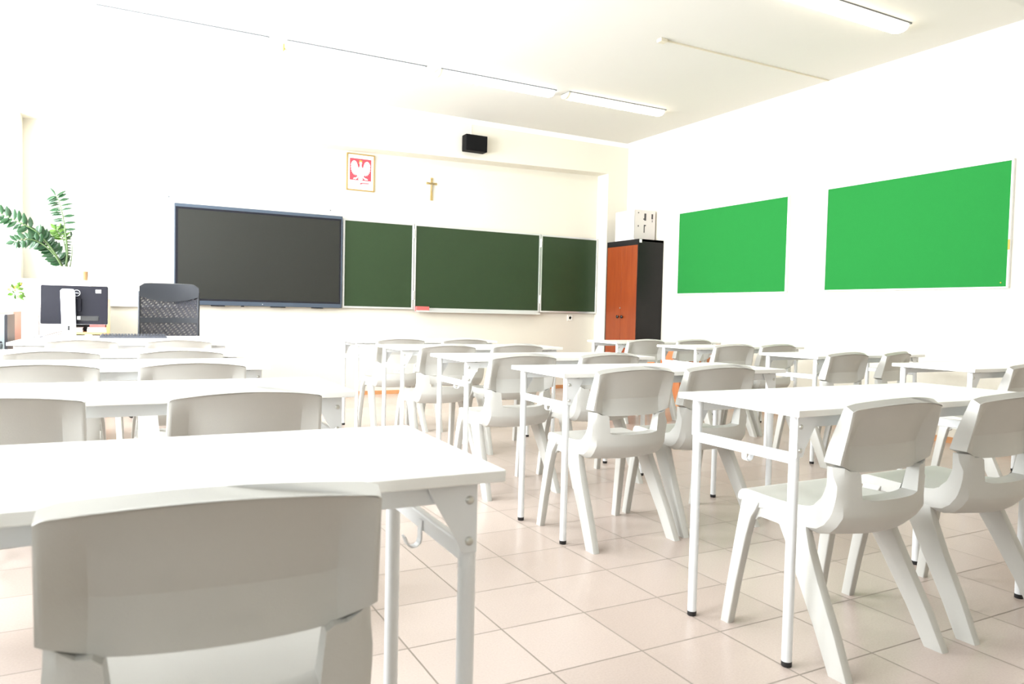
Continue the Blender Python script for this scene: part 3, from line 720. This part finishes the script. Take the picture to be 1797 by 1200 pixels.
# potted zamioculcas
PB = Vector((-.415, 7.98, WH))
t = thing('potted_plant', PB, 0, 'tall green plant with feathery leaf stems in a white pot on the white cabinet', 'plant')
bm = bmesh.new(); lathe(bm, [(.075, 0), (.085, .004), (.105, .105), (.112, .110), (.112, .120), (.100, .120), (.098, .105)]); ob('pot', bm, M['pot'], t, smooth=40)
bm = bmesh.new(); lathe(bm, [(.098, .10), (.095, .110), (.02, .114)]); ob('soil', bm, M['soil'], t, smooth=40)
def leaf(bm, base, direction, L, wd, normal):
    d = direction.normalized(); n = normal.normalized(); s = d.cross(n).normalized(); n = s.cross(d).normalized()
    prof = [(0, .10), (.18, .62), (.42, 1.), (.68, .82), (.88, .38), (1., .02)]
    mid, lf, rt_ = [], [], []
    for u, w in prof:
        p = base+d*(L*u)-n*(L*.14*u*u)
        mid.append(bm.verts.new(p-n*(wd*.20*w))); lf.append(bm.verts.new(p+s*(wd*.5*w))); rt_.append(bm.verts.new(p-s*(wd*.5*w)))
    for i in range(len(prof)-1):
        bm.faces.new((mid[i], mid[i+1], lf[i+1], lf[i])); bm.faces.new((mid[i], rt_[i], rt_[i+1], mid[i+1]))
def frond(pts, rad, nleaf, L, wd, plane, m='leaf', start=.3, fwd=.35, sides=(1, -1), ends=1.):
    P = [Vector(p) for p in pts]; fine = []
    for i in range(len(P)-1):
        p0, p1, p2, p3 = P[max(i-1, 0)], P[i], P[i+1], P[min(i+2, len(P)-1)]
        for k in range(8):
            u = k/8; fine.append(.5*((2*p1)+(-p0+p2)*u+(2*p0-5*p1+4*p2-p3)*u*u+(-p0+3*p1-3*p2+p3)*u**3))
    fine.append(P[-1]); n = len(fine)
    bm = bmesh.new(); tube(bm, fine, [rad*(1-.78*i/(n-1)) for i in range(n)], 8); st = ob('stem', bm, M['stem'], t, smooth=60)
    bm = bmesh.new()
    for k in range(nleaf):
        u = start+(1-start)*k/(nleaf-1); i = min(n-2, int(u*(n-1))); p = fine[i]; tan = (fine[i+1]-fine[i]).normalized()
        side = sides[k % len(sides)]
        sd = tan.cross(plane).normalized()*side
        dr = sd+tan*fwd+plane*random.uniform(-.25, .25)
        leaf(bm, p, dr, L*(1-.35*abs(u-.6))*random.uniform(.88, 1.1), wd*random.uniform(.9, 1.1), plane+tan*.4*random.uniform(-1, 1)+Vector((0, 0, .5)))
    leaf(bm, fine[-1], tan, L*.8*ends, wd, plane)
    for v in bm.verts: pass
    o = ob('leaflets', bm, M[m], st, smooth=60)
    s = o.modifiers.new('thick', 'SOLIDIFY'); s.thickness = .0012
Y = Vector((0, -1, 0))
frond([(.0, 0, .11), (.012, .0, .26), (.0, -.01, .42), (-.02, -.02, .58), (-.05, -.03, .72), (-.075, -.03, .765)], .011, 26, .105, .030, Vector((-.2, -1, .15)), start=.42, fwd=.10, sides=(-1, -1, 1))
frond([(-.02, -.02, .11), (-.07, -.05, .22), (-.14, -.08, .33), (-.23, -.11, .43), (-.36, -.14, .50), (-.50, -.16, .56), (-.62, -.18, .55)], .010, 26, .105, .040, Vector((.35, -1, .1)), start=.55, fwd=.5)
frond([(-.02, .01, .11), (-.06, -.01, .20), (-.12, -.05, .29), (-.18, -.08, .36), (-.22, -.10, .40)], .010, 26, .115, .062, Vector((.1, -1, .3)), start=.10, fwd=.55)
frond([(-.02, -.04, .11), (-.08, -.10, .22), (-.17, -.16, .31), (-.27, -.20, .345), (-.37, -.23, .315)], .008, 14, .085, .040, Vector((0, -1, .2)), start=.55, fwd=.4)
frond([(.01, .03, .11), (.0, .02, .28), (-.03, .0, .40), (-.075, -.02, .46)], .008, 12, .085, .034, Vector((0, -1, .1)), m='leaf_l', start=.55, fwd=.5)
frond([(.03, .02, .11), (.045, .02, .20), (.05, .02, .30), (.045, .02, .40)], .006, 10, .075, .020, Vector((0, -1, .1)), start=.3, fwd=.1, sides=(-1,))
# cup beside plant
o = bmesh.new(); lathe(o, [(.030, 0), (.034, .075), (.034, .085), (.030, .085), (.027, .01)]); o = ob('tan_cup', o, M['tan'], smooth=40); o.location = (-.268, 7.92, WH); tag(o, 'small tan cup on the white cabinet right of the plant pot', 'cup')
# small flowering plant
t = thing('flower_pot', (-.755, 7.55, 1.00), 0, 'small pot plant with yellow flowers near the window corner', 'plant')
bm = bmesh.new(); lathe(bm, [(.035, 0), (.048, .08), (.045, .08), (.040, .07)], n=18); ob('pot', bm, M['pot'], t, smooth=40)
bm = bmesh.new()
for k in range(34):
    a = random.uniform(0, 6.28); e = random.uniform(-.7, 1.2); dr = Vector((math.cos(a)*math.cos(e), math.sin(a)*math.cos(e), math.sin(e)))
    leaf(bm, Vector((0, 0, .085))+Vector((dr.x*.02, dr.y*.05-.02, dr.z*.05)), dr, random.uniform(.035, .065), .034, Vector((-dr.y, dr.x, .6)))
ob('foliage', bm, M['leaf_l'], t, smooth=60)
bm = bmesh.new()
for k in range(7):
    c = Vector((random.uniform(-.045, .045), random.uniform(-.05, .0), random.uniform(.10, .16)))
    bmesh.ops.create_icosphere(bm, subdivisions=1, radius=.011, matrix=Matrix.Translation(c))
ob('flowers', bm, M['yellow'], t, smooth=60)
o = bxo('flower_stand', (-.10, -.10, 0), (.10, .10, 1.00), M['whitepaint'], None, bevel=.003); o.location = (-.755, 7.55, 0); tag(o, 'slim white stand under the small yellow-flowered plant', 'stand')
# computer tower on its stand, pinkish pedestal
o = bxo('white_stand', (-.14, -.24, 0), (.10, .24, .50), M['whitepaint'], None, bevel=.003); o.location = (-.752, 6.15, 0); tag(o, 'low white stand under the grey computer tower', 'stand')
t = thing('computer_tower', (-.742, 6.15, .50), 0, 'grey and black computer tower seen from behind at the left picture edge', 'computer')
bxo('case', (-.10, -.20, 0), (.082, .20, .415), M['pcgrey'], t, bevel=.002)
bxo('side_cover', (.082, -.205, 0), (.098, .205, .42), M['pcdark'], t, bevel=.002)
bm = bmesh.new()
for i in range(9):
    for j in range(9): box(bm, (-.030+i*.0115, -.204, .10+j*.014), (-.022+i*.0115, -.2005, .110+j*.014))
ob('fan_vent', bm, M['pcdark'], t)
bm = bmesh.new()
for i in range(6):
    for j in range(10): box(bm, (-.02+i*.012, -.204, .285+j*.011), (-.012+i*.012, -.2005, .292+j*.011))
ob('upper_vent', bm, M['pcdark'], t)
for x, z in ((.06, .235), (.06, .085)):
    bm = bmesh.new(); loft(bm, [[(x+r*math.cos(k*.785), yy, z+r*math.sin(k*.785)) for k in range(8)] for r, yy in ((.008, -.20), (.006, -.207))]); ob('screw', bm, M['pcdark'], t)
t = thing('pedestal_unit', (-.724, 6.72, 0), 0, 'pinkish-tan pedestal unit beside the computer tower', 'cabinet')
bxo('body', (-.10, -.25, 0), (.062, .25, .935), M['pink'], t, bevel=.003)
bxo('grip_slot', (.018, -.253, .80), (.024, -.25, .905), M['paper'], t)
# white curtain at the last window
bm = bmesh.new(); n = 40; vs = []
for k in range(n+1):
    y = 8.02+.18*k/n; x = XL+.10+.035*math.sin(k*1.15)+.01*math.sin(k*2.3)
    vs.append((bm.verts.new((x, y, .30)), bm.verts.new((x, y, 3.12))))
for a, b in zip(vs, vs[1:]): bm.faces.new((a[0], b[0], b[1], a[1]))
o = ob('curtain', bm, M['cloth'], smooth=60); s = o.modifiers.new('thick', 'SOLIDIFY'); s.thickness = .003
tag(o, 'white curtain hanging in the front left corner beside the window', 'curtain')
# black cable on the floor under the left column
bm = bmesh.new(); tube(bm, [(.02, 6.30, .006), (.06, 6.36, .02), (.09, 6.42, .10), (.14, 6.44, .17), (.22, 6.42, .13)], .008, 8); box(bm, (.00, 6.27, 0), (.08, 6.35, .04))
o = ob('power_cable', bm, M['rubber'], smooth=50); o.location = (.05, -.40, 0); tag(o, 'black power cable and adapter on the floor under the left desk column', 'cable')

# ------------------------------------------------------------------ camera
f_px, pitch, yaw, roll, ch = 1297.7276, R(-2.2716), R(28.1548), R(1.2707), 1.0077
fwv = Vector((math.sin(yaw)*math.cos(pitch), math.cos(yaw)*math.cos(pitch), math.sin(pitch)))
rt = Vector((math.cos(yaw), -math.sin(yaw), 0)); up = rt.cross(fwv)
r2 = math.cos(roll)*rt+math.sin(roll)*up; u2 = -math.sin(roll)*rt+math.cos(roll)*up
cam = bpy.data.cameras.new('camera'); co = bpy.data.objects.new('camera', cam); COL.objects.link(co)
cam.sensor_fit = 'HORIZONTAL'; cam.sensor_width = 36; cam.lens = 36*f_px/1797
cam.clip_start = .02; cam.clip_end = 100
co.matrix_world = Matrix(((r2.x, u2.x, -fwv.x, 0), (r2.y, u2.y, -fwv.y, 0), (r2.z, u2.z, -fwv.z, ch), (0, 0, 0, 1)))
cam.dof.use_dof = True; cam.dof.focus_distance = 4.6; cam.dof.aperture_fstop = 6.3
S.camera = co

# ------------------------------------------------------------------ light
w = bpy.data.worlds.new('sky'); S.world = w; w.use_nodes = True
w.node_tree.nodes['Background'].inputs[0].default_value = (.86, .93, 1., 1); w.node_tree.nodes['Background'].inputs[1].default_value = .25
for i, (a, b) in enumerate(WY):
    l = bpy.data.lights.new('window_daylight', 'AREA'); l.shape = 'RECTANGLE'; l.size = 2.05; l.size_y = b-a
    l.energy = (9, 85, 125, 125)[i]; l.color = (.93, .97, 1.)
    o = bpy.data.objects.new('window_daylight', l); COL.objects.link(o)
    o.location = (XL-.30, (a+b)/2, (WZ[0]+WZ[1])/2+.03)
    o.rotation_euler = (0, R(-90), 0)
S.view_settings.view_transform = 'Standard'; S.view_settings.look = 'None'; S.view_settings.gamma = 1; S.view_settings.use_curve_mapping = False
S.view_settings.exposure = 1.77
